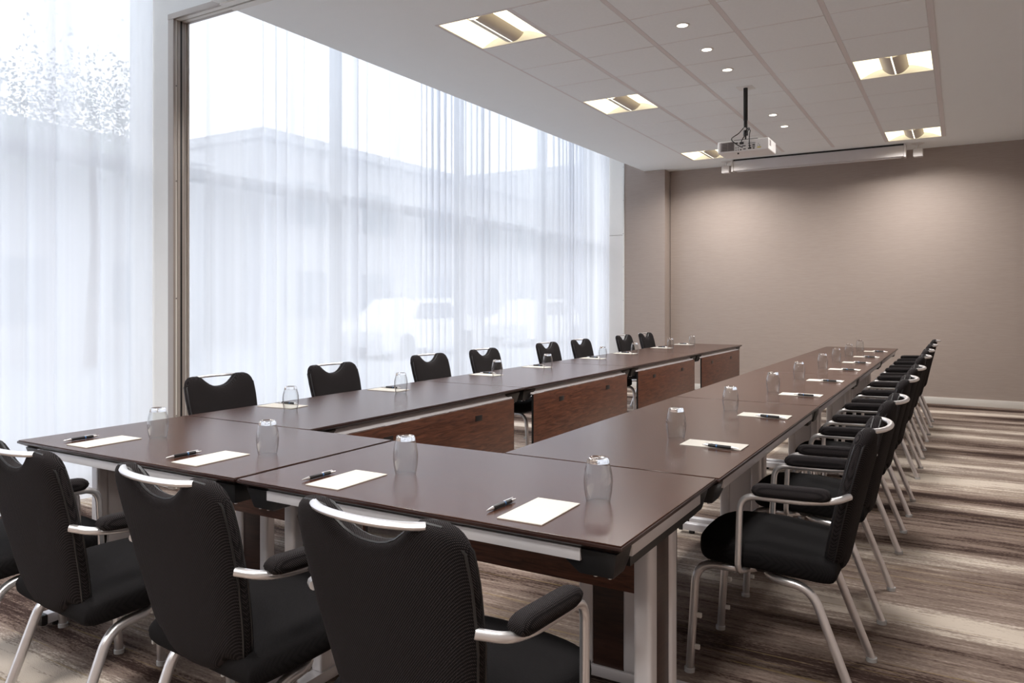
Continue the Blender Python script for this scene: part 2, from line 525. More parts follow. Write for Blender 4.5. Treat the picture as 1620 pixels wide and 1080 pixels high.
def curtain(y0, y1, x, seed, label):
    rnd = random.Random(seed)
    ys, ph = [], []
    step = 0.011
    n = int((y1 - y0) / step)
    p = 0.0
    prof = []
    lam = 0.15; amp = 0.03
    for i in range(n + 1):
        if i % 18 == 0:
            tl_ = rnd.choice((0.08, 0.12, 0.18, 0.26, 0.4)); ta = rnd.uniform(0.014, 0.045)
        lam += (tl_ - lam) * 0.12; amp += (ta - amp) * 0.08
        p += 2 * PI * step / lam
        prof.append((y0 + (y1 - y0) * i / n, p, amp))
    rows = [0.012, 0.5, 1.2, 2.0, 2.8, 3.5, ZP - 0.03]
    vs = []
    for z in rows:
        q = 0.75 + 0.25 * z / ZP
        for (yy, pp, aa) in prof:
            s = math.sin(pp + 0.25 * math.sin(z * 0.7 + yy * 2))
            vs.append((x + aa * q * (s + 0.25 * math.sin(2.1 * pp)), yy + 0.012 * math.cos(pp) * q, z))
    k = len(prof)
    fs = [(r * k + i, r * k + i + 1, (r + 1) * k + i + 1, (r + 1) * k + i) for r in range(len(rows) - 1) for i in range(k - 1)]
    o = MB().add(vs, fs).obj('sheer_curtain', M['sheer'], ang=180)
    return tag(o, label, 'curtain', 'sheer curtains along the glazing')
curtain(YB + 0.05, 1.745, -1.69, 3, 'floor-length white sheer curtain left of the metal jamb')
curtain(1.90, 10.0, -1.76, 5, 'long white sheer curtain between the metal jamb and the far wall')

# ------------------------------------------------------------------ ceiling tiles, luminaires, downlights
lum_cells = {(0, 0), (0, 4), (0, 9), (4, 0), (4, 4), (4, 9)}
BW = 0.034
tile_me = MB().box(-TPX / 2 + BW / 2, TPX / 2 - BW / 2, -TPY / 2 + 0.007, TPY / 2 - 0.007, 0, 0.02).mesh('ceiling_tile', bevel=0.003, segs=1)
tile_me.materials.append(M['tile'])
for i in range(5):
    for j in range(10):
        if (i, j) in lum_cells: continue
        o = link('ceiling_tile', tile_me, None, ceiling)
        o.location = (TX0 + (i + 0.5) * TPX, TY0 + (j + 0.5) * TPY, ZC - 0.004)
added_lum = {(0, 1), (0, 4), (0, 7), (4, 1), (4, 4), (4, 7)}
for i in range(5):
    for j in range(9):
        if (i, j) in added_lum: continue
        o = link('ceiling_tile', tile_me, None, ceiling)
        o.location = (TX0 + (i + 0.5) * TPX, TZ0 + (j + 0.5) * TPY, ZC - 0.004)
for i in range(6):
    MB().box(TX0 + i * TPX - BW / 2, TX0 + i * TPX + BW / 2, TZ0, TZ1, ZC - 0.003, ZC + 0.02).obj('grid_bar', M['bar'], ceiling)
for j in range(10):
    MB().box(TX0, TX1, TZ0 + j * TPY - 0.007, TZ0 + j * TPY + 0.007, ZC - 0.0015, ZC + 0.02).obj('cross_bar', M['bar'], ceiling)
for i in range(6):
    MB().box(TX0 + i * TPX - BW / 2 * (i > 0), TX0 + i * TPX + BW / 2 * (1 if i < 5 else 1.4), TY0, TY1, ZC - 0.003, ZC + 0.02).obj('grid_bar', M['bar'], ceiling)
for j in range(11):
    MB().box(TX0, TX1, TY0 + j * TPY - 0.007, TY0 + j * TPY + 0.007, ZC - 0.0015, ZC + 0.02).obj('cross_bar', M['bar'], ceiling)

def luminaire():
    r = empty('ceiling_luminaire')
    a, b = TPX / 2 - BW / 2 - 0.001, TPY / 2 - 0.008
    m = MB()
    d = 0.075
    m.box(-a, a, -b, -b + 0.004, 0, d); m.box(-a, a, b - 0.004, b, 0, d)
    m.box(-a, -a + 0.004, -b, b, 0, d); m.box(a - 0.004, a, -b, b, 0, d)
    m.box(-a, a, -b, b, d, d + 0.004)
    m.obj('housing', M['white'], r)
    for s in (-1, 1):
        n = 8
        vs = []; fs = []
        for k in range(n + 1):
            t = k / n
            x = s * (a - 0.006 - t * (a - 0.07)); z = 0.004 + d * 0.9 * math.sin(t * PI / 2)
            vs += [(x, -b + 0.006, z), (x, b - 0.006, z)]
        for k in range(n):
            fs.append((2 * k, 2 * k + 1, 2 * k + 3, 2 * k + 2))
        MB().add(vs, fs).obj('diffuser', M['lamp'], r)
        # curved perforated half basket
        vs = []; fs = []
        for k in range(n + 1):
            t = k / n
            x = s * (0.006 + 0.094 * t); z = -0.002 + 0.052 * t ** 2.2
            vs += [(x, -b + 0.03, z), (x, b - 0.03, z)]
        for k in range(n):
            fs.append((2 * k, 2 * k + 1, 2 * k + 3, 2 * k + 2))
        MB().add(vs, fs).obj('baffle', M['baffle'], r)
    MB().box(-0.005, 0.005, -b + 0.03, b - 0.03, 0.0, 0.006).obj('lamp_slot', M['slot'], r)
    L_ = bpy.data.lights.new('lamp_light', 'AREA')
    L_.shape = 'RECTANGLE'; L_.size = 0.5; L_.size_y = 0.52
    L_.energy = LAMP_W; L_.spread = math.radians(150); L_.color = (1.0, 0.97, 0.945)
    lo = bpy.data.objects.new('lamp_light', L_); col.objects.link(lo)
    lo.location = (0, 0, -0.012); lo.parent = r
    return r
lum0 = luminaire()
index_kids()
lum_lab = {(0, 0): 'square recessed ceiling light nearest the camera on the window side',
           (0, 4): 'middle of the three square ceiling lights on the window side',
           (0, 9): 'farthest square ceiling light on the window side, partly behind the projector',
           (4, 0): 'square ceiling light above the right table row, beyond the top of view',
           (4, 4): 'nearer square ceiling light at the right edge of the tiled ceiling',
           (4, 9): 'far corner square ceiling light right of the projection screen'}
first = True
for c in sorted(lum_cells):
    o = lum0 if first else copy_tree(lum0)
    first = False
    o.location = (TX0 + (c[0] + 0.5) * TPX, TY0 + (c[1] + 0.5) * TPY, ZC - 0.001)
    tag(o, lum_lab[c], 'ceiling light', 'square recessed ceiling lights')

for c in sorted(added_lum):  # added lights, out of view, put in to brighten the room
    o = copy_tree(lum0)
    o.location = (TX0 + (c[0] + 0.5) * TPX, TZ0 + (c[1] + 0.5) * TPY, ZC - 0.001)
    tag(o, 'added square ceiling light, unseen behind the camera, %s side, %s from the back wall' % ('window' if c[0] == 0 else 'right', {1: 'first', 4: 'second', 7: 'third'}[c[1]]), 'ceiling light', 'added square ceiling lights behind the camera')

def downlight():
    r = empty('downlight')
    m = MB(); m.lathe([(0.037, 0.0), (0.037, -0.004), (0.05, -0.004), (0.052, 0.0)], 24)
    m.obj('trim_ring', M['white'], r)
    m = MB(); m.lathe([(0.0005, -0.0015), (0.037, -0.0015)], 24)
    m.obj('lens', M['spot'], r)
    L_ = bpy.data.lights.new('lamp_light', 'SPOT')
    L_.energy = SPOT_W * 4; L_.color = (1.0, 0.92, 0.80); L_.spot_size = 1.7; L_.spot_blend = 0.8; L_.shadow_soft_size = 0.035
    lo = bpy.data.objects.new('lamp_light', L_); col.objects.link(lo)
    lo.location = (0, 0, -0.045); lo.parent = r
    return r
dl0 = downlight(); index_kids()
for k, (j, lab) in enumerate(((1, 'round downlight nearest the camera in the tiled ceiling'), (2, 'second round downlight from the camera in the tiled ceiling'),
                              (3, 'third round downlight, just before the projector pole'), (6, 'first round downlight beyond the projector pole'),
                              (7, 'farthest round downlight in the tiled ceiling'))):
    o = dl0 if k == 0 else copy_tree(dl0)
    o.location = (TX0 + 2.5 * TPX, TY0 + (j + 0.5) * TPY - 0.02, ZC - 0.004)
    tag(o, lab, 'downlight', 'round ceiling downlights')

# ------------------------------------------------------------------ projector, screen case, sensors
pr = tag(empty('projector', (1.47, 5.5, 2.61)), 'white projector hanging from a black pole under the ceiling', 'projector')
body = MB().box(-0.235, 0.215, -0.06, 0.24, 0.012, 0.118).obj('body', M['projector'], pr, bevel=0.012, segs=3)
MB().box(-0.21, -0.085, -0.0625, -0.059, 0.025, 0.108).obj('vent_panel', M['projgrey'], pr, bevel=0.001)
for k in range(5):
    for q in range(2):
        MB().box(-0.195 + q * 0.055, -0.145 + q * 0.055, -0.0645, -0.0615, 0.034 + k * 0.014, 0.040 + k * 0.014).obj('vent_slot', M['projdark'], pr)
rnd = random.Random(4)
ports = [(-0.065, 0.092, 0.022, 0.012), (-0.02, 0.088, 0.036, 0.020), (-0.07, 0.05, 0.008, 0.008), (-0.05, 0.05, 0.008, 0.008), (-0.07, 0.03, 0.008, 0.008),
         (-0.05, 0.03, 0.008, 0.008), (-0.028, 0.03, 0.012, 0.010), (0.005, 0.034, 0.022, 0.008), (0.0, 0.062, 0.03, 0.008), (0.05, 0.06, 0.02, 0.007), (0.05, 0.036, 0.028, 0.012),
         (0.085, 0.065, 0.022, 0.009), (0.085, 0.05, 0.022, 0.007), (0.085, 0.034, 0.016, 0.010), (0.085, 0.082, 0.03, 0.003), (0.05, 0.082, 0.03, 0.003), (0.125, 0.07, 0.005, 0.005), (0.135, 0.055, 0.005, 0.008), (0.12, 0.055, 0.004, 0.006)]
for (x, z, ww, hh) in ports:
    MB().box(x - ww / 2, x + ww / 2, -0.0635, -0.0605, z - hh / 2, z + hh / 2).obj('port', M['projdark'], pr)
MB().box(0.115, 0.148, -0.0632, -0.0605, 0.034, 0.042).obj('sticker', M['yellow'], pr)
MB().box(0.2145, 0.2165, -0.035, 0.02, 0.05, 0.10).obj('side_vent', M['projgrey'], pr)
MB().tube([(-0.1, 0.24, 0.065), (-0.1, 0.265, 0.065)], 0.04, 20).obj('lens', M['projdark'], pr)
MB().cyl(-0.06, -0.02, 0.0, 0.013, 0.008, 10).obj('foot', M['black'], pr)
mp_ = MB().box(-0.10, 0.11, -0.02, 0.16, 0.119, 0.130).obj('mount_plate', M['blackmetal'], pr, bevel=0.002)
MB().cyl(0, 0, 0.30, ZC - 2.61, 0.019, 16).obj('pole', M['blackmetal'], pr)
MB().cyl(0, 0, 0.205, 0.32, 0.0165, 16).obj('lower_pole', M['blackmetal'], pr)
MB().cyl(0, 0, 0.165, 0.21, 0.022, 16).obj('clamp', M['blackmetal'], pr, bevel=0.003)
MB().cyl(0, 0, 0.128, 0.166, 0.008, 10).obj('stem', M['blackmetal'], pr)
MB().tube([(0, -0.021, 0.222), (0, -0.027, 0.222)], 0.012, 12).obj('bolt', M['silver'], pr)
MB().box(-0.07, 0.07, -0.07, 0.07, ZC - 2.61 - 0.008, ZC - 2.61 - 0.0045).obj('ceiling_plate', M['white'], pr)
def bez(pts, n=24):
    P = [Vector(p) for p in pts]; out = []
    k = len(P)
    for i in range(k - 1):
        p0 = P[max(i - 1, 0)]; p1 = P[i]; p2 = P[i + 1]; p3 = P[min(i + 2, k - 1)]
        for s in range(n // (k - 1) + 1):
            t = s / (n // (k - 1) + 1)
            out.append(0.5 * ((2 * p1) + (p2 - p0) * t + (2 * p0 - 5 * p1 + 4 * p2 - p3) * t * t + (3 * p1 - p0 - 3 * p2 + p3) * t ** 3))
    out.append(P[-1]); return out
for pts in ([(-0.01, -0.02, 0.235), (-0.05, -0.05, 0.18), (-0.105, -0.08, 0.13), (-0.05, -0.075, 0.07), (-0.01, -0.063, 0.05)],
            [(0.015, -0.015, 0.22), (0.05, -0.04, 0.20), (0.055, -0.09, 0.15), (0.052, -0.085, 0.06), (0.055, -0.063, 0.04)],
            [(0.01, -0.02, 0.225), (0.045, -0.05, 0.215), (0.01, -0.08, 0.15), (-0.02, -0.075, 0.10), (-0.02, -0.063, 0.088)]):
    MB().tube(bez(pts), 0.0042, 7).obj('cable', M['black'], pr)

scn = tag(empty('projection_screen', (1.50, 9.06, ZC)), 'rolled-up projection screen in a long white case below the ceiling', 'screen')
c_ = MB().box(-1.02, 1.03, -0.055, 0.055, -0.155, -0.022).obj('case', M['screencase'], scn, bevel=0.006)
MB().box(-1.02, 1.03, -0.05, 0.05, -0.022, -0.0005).obj('shadow_strip', M['blackmetal'], scn)  # black strip standing in for the shadow between case and ceiling
for s in (-1.045, 1.03):
    MB().box(s, s + 0.025, -0.065, 0.065, -0.165, -0.006).obj('end_cap', M['screencase'], scn, bevel=0.006)
MB().box(-0.98, 1.0, -0.03, 0.03, -0.166, -0.156).obj('bottom_bar', M['screencase'], scn, bevel=0.002)
MB().box(-0.99, -0.89, -0.0562, -0.0548, -0.075, -0.069).obj('printed_mark', M['print'], scn)

def speaker(loc, label):
    r = tag(empty('wall_speaker', loc), label, 'speaker', 'small white ceiling speakers beside the screen')
    MB().cyl(0, 0, -0.018, -0.0005, 0.03, 20, 0.075).obj('ceiling_rose', M['white'], r)
    MB().tube([(0, 0, -0.015), (0, 0.0, -0.07)], 0.009, 10).obj('arm', M['white'], r)
    MB().box(-0.052, 0.052, -0.05, 0.05, -0.165, -0.065).obj('cabinet', M['screencase'], r, bevel=0.008)
    MB().box(-0.042, 0.042, -0.0525, -0.0495, -0.155, -0.075).obj('grille', M['screencase'], r, bevel=0.001)
    return r
speaker((0.36, 9.10, ZC), 'small white speaker on a bracket left of the projection screen')
speaker((2.68, 9.10, ZC), 'small white speaker on a bracket right of the projection screen')

# ------------------------------------------------------------------ tables
HT = 0.74
def make_table(lx, ly):
    """origin at the middle of the table on the floor, chairs on -y, modesty panel on +y"""
    r = empty('conference_table')
    a, b = lx / 2 - 0.0012, ly / 2 - 0.0012
    m = MB()
    m.frustum((-a + 0.026, a - 0.026, -b + 0.026, b - 0.026), HT - 0.026, (-a, a, -b, b), HT - 0.011)
    m.frustum((-a, a, -b, b), HT - 0.011, (-a + 0.001, a - 0.001, -b + 0.001, b - 0.001), HT - 0.003)
    m.obj('edge_band', M['edge'], r, bevel=0.0015, segs=2, merge=False)
    MB().box(-a + 0.004, a - 0.004, -b + 0.004, b - 0.004, HT - 0.003, HT).obj('tabletop', M['top'], r, bevel=0.0012, segs=1)
    z0, z1 = HT - 0.055, HT - 0.026
    i0 = 0.032
    for s in (-1, 1):
        if s > 0:       # sloping rail above the modesty panel
            MB().frustum((-a + 0.12, a - 0.12, b - 0.062, b - 0.019), z0 - 0.001, (-a + 0.12, a - 0.12, b - 0.062, b - 0.034), z1).obj('rail', M['silverpaint'], r, bevel=0.0015)
        else:
            MB().box(-a + 0.11, a - 0.11, -b + i0 - 0.013, -b + i0 + 0.013, z0, z1).obj('rail', M['silverpaint'], r, bevel=0.002)
        MB().box(s * (a - i0) - 0.013, s * (a - i0) + 0.013, -b + 0.11, b - 0.11, z0, z1).obj('rail', M['silverpaint'], r, bevel=0.002)
    for sx in (-1, 1):
        for sy in (-1, 1):
            m = MB()
            x0, x1 = sorted((sx * (a - 0.020), sx * (a - 0.19))); y0, y1 = sorted((sy * (b - 0.020), sy * (b - 0.14)))
            u0, u1 = sorted((sx * (a - 0.036), sx * (a - 0.12))); w0, w1 = sorted((sy * (b - 0.036), sy * (b - 0.105)))
            m.frustum((u0, u1, w0, w1), HT - 0.090, (x0, x1, y0, y1), HT - 0.0265)
            k = m.obj('corner_bracket', M['black'], r, bevel=0.006, segs=2)
            q = MB()
            for (px_, py_) in ((a - 0.05, b - 0.05), (a - 0.085, b - 0.05)):
                q.cyl(sx * px_, sy * py_, HT - 0.094, HT - 0.089, 0.005, 8)
            q.obj('screw', M['silver'], k)
    for s in (-1, 1):
        lx_ = s * (a - 0.058)
        g = MB().box(*sorted((lx_, lx_ + s * 0.016)), -0.055, 0.055, 0.055, HT - 0.08).obj('leg', M['legwood'], r, bevel=0.002)
        MB().box(*sorted((lx_ - s * 0.016, lx_ - s * 0.001)), -0.055, 0.055, 0.055, HT - 0.08).obj('inner_panel', M['silverpaint'], g, bevel=0.002)
        for t in (-1, 1):
            MB().box(lx_ - 0.024, lx_ + 0.024, t * 0.080 - 0.025, t * 0.080 + 0.025, 0.055, HT - 0.08).obj('upright', M['silverpaint'], g, bevel=0.012, segs=3)
        MB().box(lx_ - 0.024, lx_ + 0.024, -b + 0.075, b - 0.075, 0.018, 0.056).obj('foot_bar', M['silverpaint'], g, bevel=0.005)
        for t in (-1, 1):
            MB().box(lx_ - 0.025, lx_ + 0.025, *sorted((t * (b - 0.076), t * (b - 0.050))), 0.014, 0.057).obj('end_cap', M['black'], g, bevel=0.008)
            MB().cyl(lx_, t * (b - 0.12), 0.0, 0.019, 0.016, 14).obj('leveller', M['black'], g)
        MB().box(lx_ - 0.03, lx_ + 0.03, -b + 0.12, b - 0.12, HT - 0.082, HT - 0.0265).obj('cross_beam', M['blackmetal'], g)
    pa = a - 0.125
    m = MB().box(-pa, pa, b - 0.019, b - 0.004 - 0.001, 0.345, HT - 0.057)
    mo = m.obj('modesty_panel', M['wood'], r, bevel=0.0015)
    for s in (-1, 1):
        hx = s * (pa - 0.40) if lx > 1.5 else s * (pa - 0.2)
        k = MB().box(hx - 0.036, hx + 0.036, b - 0.006, b - 0.0035, 0.60, 0.632).obj('grip_slot', M['black'], mo, bevel=0.001)
    MB().box(-pa - 0.0015, -pa - 0.0002, b - 0.019, b - 0.005, 0.345, HT - 0.057).obj('edge_strip', M['blackmetal'], mo)
    MB().box(pa + 0.0002, pa + 0.0015, b - 0.019, b - 0.005, 0.345, HT - 0.057).obj('edge_strip', M['blackmetal'], mo)
    return r

W2 = 2.512; XS = 1.247; YD = 0.766
LW = 0.7977; RX = 1.7408
LL = (8.1885 - YD) / 4; RL = (8.3622 - YD) / 4
tf = make_table(XS, YD); tl_ = make_table(LL, LW); tr_ = make_table(RL, W2 - RX)
index_kids()
tf.location = (XS / 2, YD / 2, 0)
tag(tf, 'left table of the near row, with two place settings, at the window-side corner', 'table', 'dark conference tables')
o = copy_tree(tf); o.location = ((XS + W2) / 2, YD / 2, 0)
tag(o, 'right table of the near row, closest to the camera, dark wood with silver legs', 'table', 'dark conference tables')
ordn = ['first', 'second', 'third', 'fourth']
for k in range(4):
    o = tl_ if k == 0 else copy_tree(tl_)
    o.location = (LW / 2, YD + (k + 0.5) * LL, 0); o.rotation_euler.z = -PI / 2
    tag(o, '%s table from the camera in the window-side row, with red-brown modesty panel' % ordn[k], 'table', 'dark conference tables')
for k in range(4):
    o = tr_ if k == 0 else copy_tree(tr_)
    o.location = ((RX + W2) / 2, YD + (k + 0.5) * RL, 0); o.rotation_euler.z = PI / 2
    tag(o, '%s table from the camera in the right-hand row, beside the armchairs' % ordn[k], 'table', 'dark conference tables')

# ------------------------------------------------------------------ chairs
def pillow(name, nu, nv, fn, mat, parent, ang=60):
    """closed shell: fn(u,v,side) for u,v in -1..1, side +1/-1; the two sheets share their rim"""
    vs = []; idx = {}
    for side in (1, -1):
        for i in range(nu + 1):
            for j in range(nv + 1):
                rim = i in (0, nu) or j in (0, nv)
                if side == -1 and rim:
                    idx[(side, i, j)] = idx[(1, i, j)]; continue
                idx[(side, i, j)] = len(vs)
                vs.append(fn(-1 + 2 * i / nu, -1 + 2 * j / nv, 0 if rim else side))
    fs = []
    for side in (1, -1):
        for i in range(nu):
            for j in range(nv):
                q = [idx[(side, i, j)], idx[(side, i + 1, j)], idx[(side, i + 1, j + 1)], idx[(side, i, j + 1)]]
                fs.append(tuple(q if side == 1 else q[::-1]))
    return MB().add(vs, fs).obj(name, mat, parent, ang=ang, fix=True)

def sq(t): return math.copysign(abs(t) ** 0.62, t)     # crowd samples towards the rim

def make_chair():
    r = empty('armchair')
    # --- back: local +y is forward
    ZB, ZT = 0.388, 0.880
    def hw(z):
        t = (z - ZB) / (ZT - ZB)
        pts = [(0, 0.150), (0.06, 0.170), (0.25, 0.193), (0.5, 0.214), (0.75, 0.223), (1.0, 0.221)]
        for (a0, b0), (a1, b1) in zip(pts, pts[1:]):
            if t <= a1: return b0 + (b1 - b0) * max(0, (t - a0)) / (a1 - a0)
        return pts[-1][1]
    def ztop(x):
        ax = abs(x)
        z = ZT
        if ax > 0.165:
            t = min((ax - 0.165) / 0.056, 1); z -= 0.060 * (1 - math.sqrt(max(0, 1 - t * t)))
        if ax < 0.125:
            t = ax / 0.125; z -= 0.060 * (1 - t ** 2.6) ** 1.35
        return z
    def zbot(x):
        t = min(abs(x) / 0.150, 1)
        return ZB + 0.045 * (1 - math.sqrt(max(0, 1 - t ** 4)))
    def lean(z):
        t = (z - 0.42) / 0.465
        return -0.188 - 0.088 * t - 0.020 * t * t
    def back(u, v, side):
        uu, vv = math.sin(u * PI / 2), math.sin(v * PI / 2)
        x0 = uu * 0.22
        zz = zbot(x0) + (ztop(x0) - zbot(x0)) * (vv + 1) / 2
        x = uu * hw(zz)
        rim = (1 - abs(uu) ** 9) * (1 - abs(vv) ** 14)
        th = 0.031 * (max(rim, 0) ** 0.45)
        return (x, lean(zz) + 0.016 * uu * uu + side * th, zz)
    bk = pillow('backrest', 30, 26, back, M['fabric'], r)
    rim = []
    def outline(off):
        pts = []
        for s in range(64):
            a = 2 * PI * s / 64
            u, v = math.cos(a), math.sin(a)
            k = 1 / max(abs(u), abs(v))
            u, v = u * k, v * k
            x0 = u * 0.22
            zz = zbot(x0) + (ztop(x0) - zbot(x0)) * (v + 1) / 2
            pts.append((u * hw(zz) * 0.985, lean(zz) + 0.016 * u * u + off, zz + (0.004 if v < -0.9 else (-0.004 if v > 0.9 else 0))))
        return pts
    MB().tube(outline(0.012), 0.0032, 5, closed=True).obj('piping', M['black'], bk)
    MB().tube(outline(-0.012), 0.0032, 5, closed=True).obj('piping', M['black'], bk)
    # --- hand hold across the notch, bowed to the rear
    hp = []
    for k in range(15):
        t = -1 + 2 * k / 14
        hp.append((0.146 * t, lean(0.870) - 0.020 - 0.026 * (1 - t * t) + 0.012 * abs(t) ** 6, 0.871))
    MB().tube(hp, 0.0100, 10, flat=0.8).obj('handle', M['silver'], r)
    # --- seat
    def seat(u, v, side):
        uu, vv = math.sin(u * PI / 2), math.sin(v * PI / 2)
        yy = 0.028 + vv * 0.228
        w_ = 0.240 - 0.018 * max(0, -vv) - 0.035 * max(0, vv) ** 5
        x = uu * w_ * (1 - 0.05 * abs(vv) ** 8)
        yy -= 0.03 * max(0, vv) ** 2 * abs(uu) ** 4
        mid = 0.437 - 0.020 * max(0, -vv)
        rimf = max((1 - abs(uu) ** 16) * (1 - abs(vv) ** 12), 0) ** 0.28
        if side >= 0:
            z = mid + side * rimf * (0.034 + 0.012 * (1 - uu * uu)) + 0.002
            z -= 0.006 * max(0, vv) ** 3
        else:
            z = mid - rimf * 0.040
        return (x, yy, z)
    st = pillow('seat', 22, 22, seat, M['seatfab'], r)
    MB().frustum((-0.16, 0.16, -0.15, 0.17), 0.372, (-0.19, 0.19, -0.18, 0.20), 0.402).obj('seat_pan', M['black'], r, bevel=0.004)
    # --- legs: two front hoops, two rear hoops, joined under the seat
    for s in (-1, 1):
        p = fillet([(s * 0.20, 0.268, 0.010), (s * 0.20, 0.244, 0.385), (s * 0.20, 0.075, 0.384), (s * 0.06, 0.02, 0.380)], 0.075, 8)
        lg = MB().tube(p, 0.0145, 12).obj('leg', M['silver'], r)
        MB().cyl(s * 0.20, 0.2685, 0.0, 0.014, 0.0185, 12).obj('glide', M['clear'], lg)
        for z in (0.09, 0.20):
            MB().box(s * 0.20 - 0.006, s * 0.20 + 0.006, 0.238 - z * 0.06, 0.257 - z * 0.06, z - 0.008, z + 0.008).obj('stacking_bumper', M['white'], lg, bevel=0.003)
        p = fillet([(s * 0.06, 0.045, 0.372), (s * 0.20, 0.00, 0.372), (s * 0.20, -0.125, 0.364), (s * 0.208, -0.262, 0.010)], 0.075, 8)
        lg = MB().tube(p, 0.0145, 12).obj('leg', M['silver'], r)
        MB().cyl(s * 0.208, -0.2625, 0.0, 0.014, 0.0185, 12).obj('glide', M['clear'], lg)
    # --- arms
    for s in (-1, 1):
        p = fillet([(s * 0.19, 0.075, 0.388), (s * 0.262, 0.090, 0.392), (s * 0.268, 0.080, 0.648), (s * 0.268, -0.120, 0.650), (s * 0.262, -0.205, 0.662), (s * 0.212, -0.240, 0.672)], 0.05, 7)
        ar = MB().tube(p, 0.0108, 10).obj('armrest', M['silver'], r)
        def padf(u, v, side, s=s):
            uu, vv = math.sin(u * PI / 2), math.sin(v * PI / 2)
            rimf = max((1 - abs(uu) ** 5) * (1 - abs(vv) ** 10), 0) ** 0.45
            z = 0.672 + 0.0055 * (1 - vv) * 0.6
            return (s * 0.268 + uu * 0.0225 * (1 - 0.25 * abs(vv) ** 8), -0.076 + vv * 0.118, z + side * rimf * 0.021)
        pillow('arm_pad', 8, 14, padf, M['fabric'], ar)
    return r

ch0 = make_chair()
index_kids()
used = [False]
def place_chair(x, y, rz, label, group):
    o = copy_tree(ch0) if used[0] else ch0
    used[0] = True
    o.location = (x, y, 0); o.rotation_euler.z = rz
    return tag(o, label, 'chair', group)

ord8 = ['first', 'second', 'third', 'fourth', 'fifth', 'sixth', 'seventh', 'eighth']
front_x = [0.30, 0.905, 1.550, 2.180]
front_lab = ['black armchair at the near table row, leftmost, cut by the left picture edge',
             'black armchair seen from behind, second from the left in the near row',
             'black armchair seen from behind, third from the left in the near row',
             'black armchair seen from behind, rightmost of the near row, closest to the camera']
for k, x in enumerate(front_x):
    place_chair(x, -0.14 + (-0.02, -0.02, -0.015, -0.01)[k], (-0.05, -0.075, -0.075, -0.055)[k], front_lab[k], 'armchairs at the near table row')
rcy = [1.24, 2.03, 3.01, 3.80, 4.93, 5.76, 6.66, 7.60]
rcx = [2.600, 2.605, 2.600, 2.605, 2.602, 2.600, 2.602, 2.606]
for k in range(8):
    place_chair(rcx[k], rcy[k], PI / 2 + (0.0, -0.01, 0.01, 0.0, -0.01, 0.01, 0.0, 0.0)[k], 'black armchair at the right-hand table row, %s from the camera' % ord8[k], 'armchairs at the right-hand table row')
lcy = [1.215, 2.10, 3.14, 3.93, 5.09, 5.86, 7.07, 7.82]
for k in range(8):
    place_chair(-0.055, lcy[k], -PI / 2 + (0.0, 0.01, -0.01, 0.0, 0.01, 0.0, -0.01, 0.0)[k], 'black armchair on the curtain side of the tables, %s from the camera' % ord8[k], 'armchairs on the curtain side')

# ------------------------------------------------------------------ place settings: notepad, pen, upturned tumbler
def make_tumbler():
    """mouth down: thin barrel-shaped wall, thick solid base on top"""
    outer = [(0.0320, 0.0), (0.0345, 0.012), (0.0375, 0.030), (0.0392, 0.052), (0.0388, 0.068), (0.0365, 0.084), (0.0325, 0.100), (0.0312, 0.1045)]
    inner = [(0.0295, 0.1045), (0.0308, 0.0995), (0.0350, 0.083), (0.0374, 0.067), (0.0378, 0.052), (0.0361, 0.030), (0.0331, 0.012), (0.0308, 0.0)]
    me = MB().lathe(outer + inner + [outer[0]], 40).mesh('tumbler', fix=True, merge=True, ang=50)
    me.materials.append(M['thinglass'])
    base = [(0.0001, 0.1065), (0.0150, 0.1050), (0.0290, 0.1048), (0.0310, 0.1052), (0.0298, 0.1110), (0.0290, 0.1165), (0.0270, 0.1190), (0.0235, 0.1195), (0.0215, 0.1175), (0.0001, 0.1165)]
    mb = MB().lathe(base, 40).mesh('base', fix=True, merge=True, ang=50)
    mb.materials.append(M['glass'])
    return me, mb
tumbler_me, tbase_me = make_tumbler()
pad_me = MB().box(-0.0625, 0.0625, -0.1125, 0.1125, 0, 0.003).mesh('notepad', bevel=0.0005, segs=1)
pad_me.materials.append(M['pad'])
mk = MB()
for k in range(5):
    mk.box(-0.046 + k * 0.0085, -0.040 + k * 0.0085, -0.098, -0.0965, 0.003, 0.0032)
for k in range(3):
    mk.box(0.040 + k * 0.0055, 0.0442 + k * 0.0055, 0.096 + 0.003 * (k % 2), 0.1005, 0.003, 0.0032)
mark_me = mk.mesh('printed_mark'); mark_me.materials.append(M['print'])
barrel_me = MB().tube([(0, -0.040, 0.0065), (0, -0.036, 0.0065), (0, 0.040, 0.0065), (0, 0.046, 0.0065)], [0.0050, 0.0058, 0.0060, 0.0052], 12).mesh('barrel'); barrel_me.materials.append(M['penblack'])
tip_me = MB().tube([(0, -0.0685, 0.0055), (0, -0.064, 0.006), (0, -0.040, 0.0065)], [0.0008, 0.0022, 0.0051], 12).mesh('tip'); tip_me.materials.append(M['silver'])
cap_me = MB().tube([(0, 0.046, 0.0065), (0, 0.058, 0.0065), (0, 0.0585, 0.0065), (0, 0.069, 0.0065)], [0.0052, 0.0040, 0.0024, 0.0022], 12).mesh('cap'); cap_me.materials.append(M['silver'])
clip_me = MB().box(-0.0018, 0.0018, 0.012, 0.056, 0.0125, 0.0140).mesh('clip', bevel=0.0005, segs=1); clip_me.materials.append(M['silver'])
band_me = MB().tube([(0, 0.012, 0.0065), (0, 0.013, 0.0065), (0, 0.016, 0.0065), (0, 0.017, 0.0065)], [0.0059, 0.0061, 0.0061, 0.0059], 12).mesh('blue_mark'); band_me.materials.append(M['penblue'])

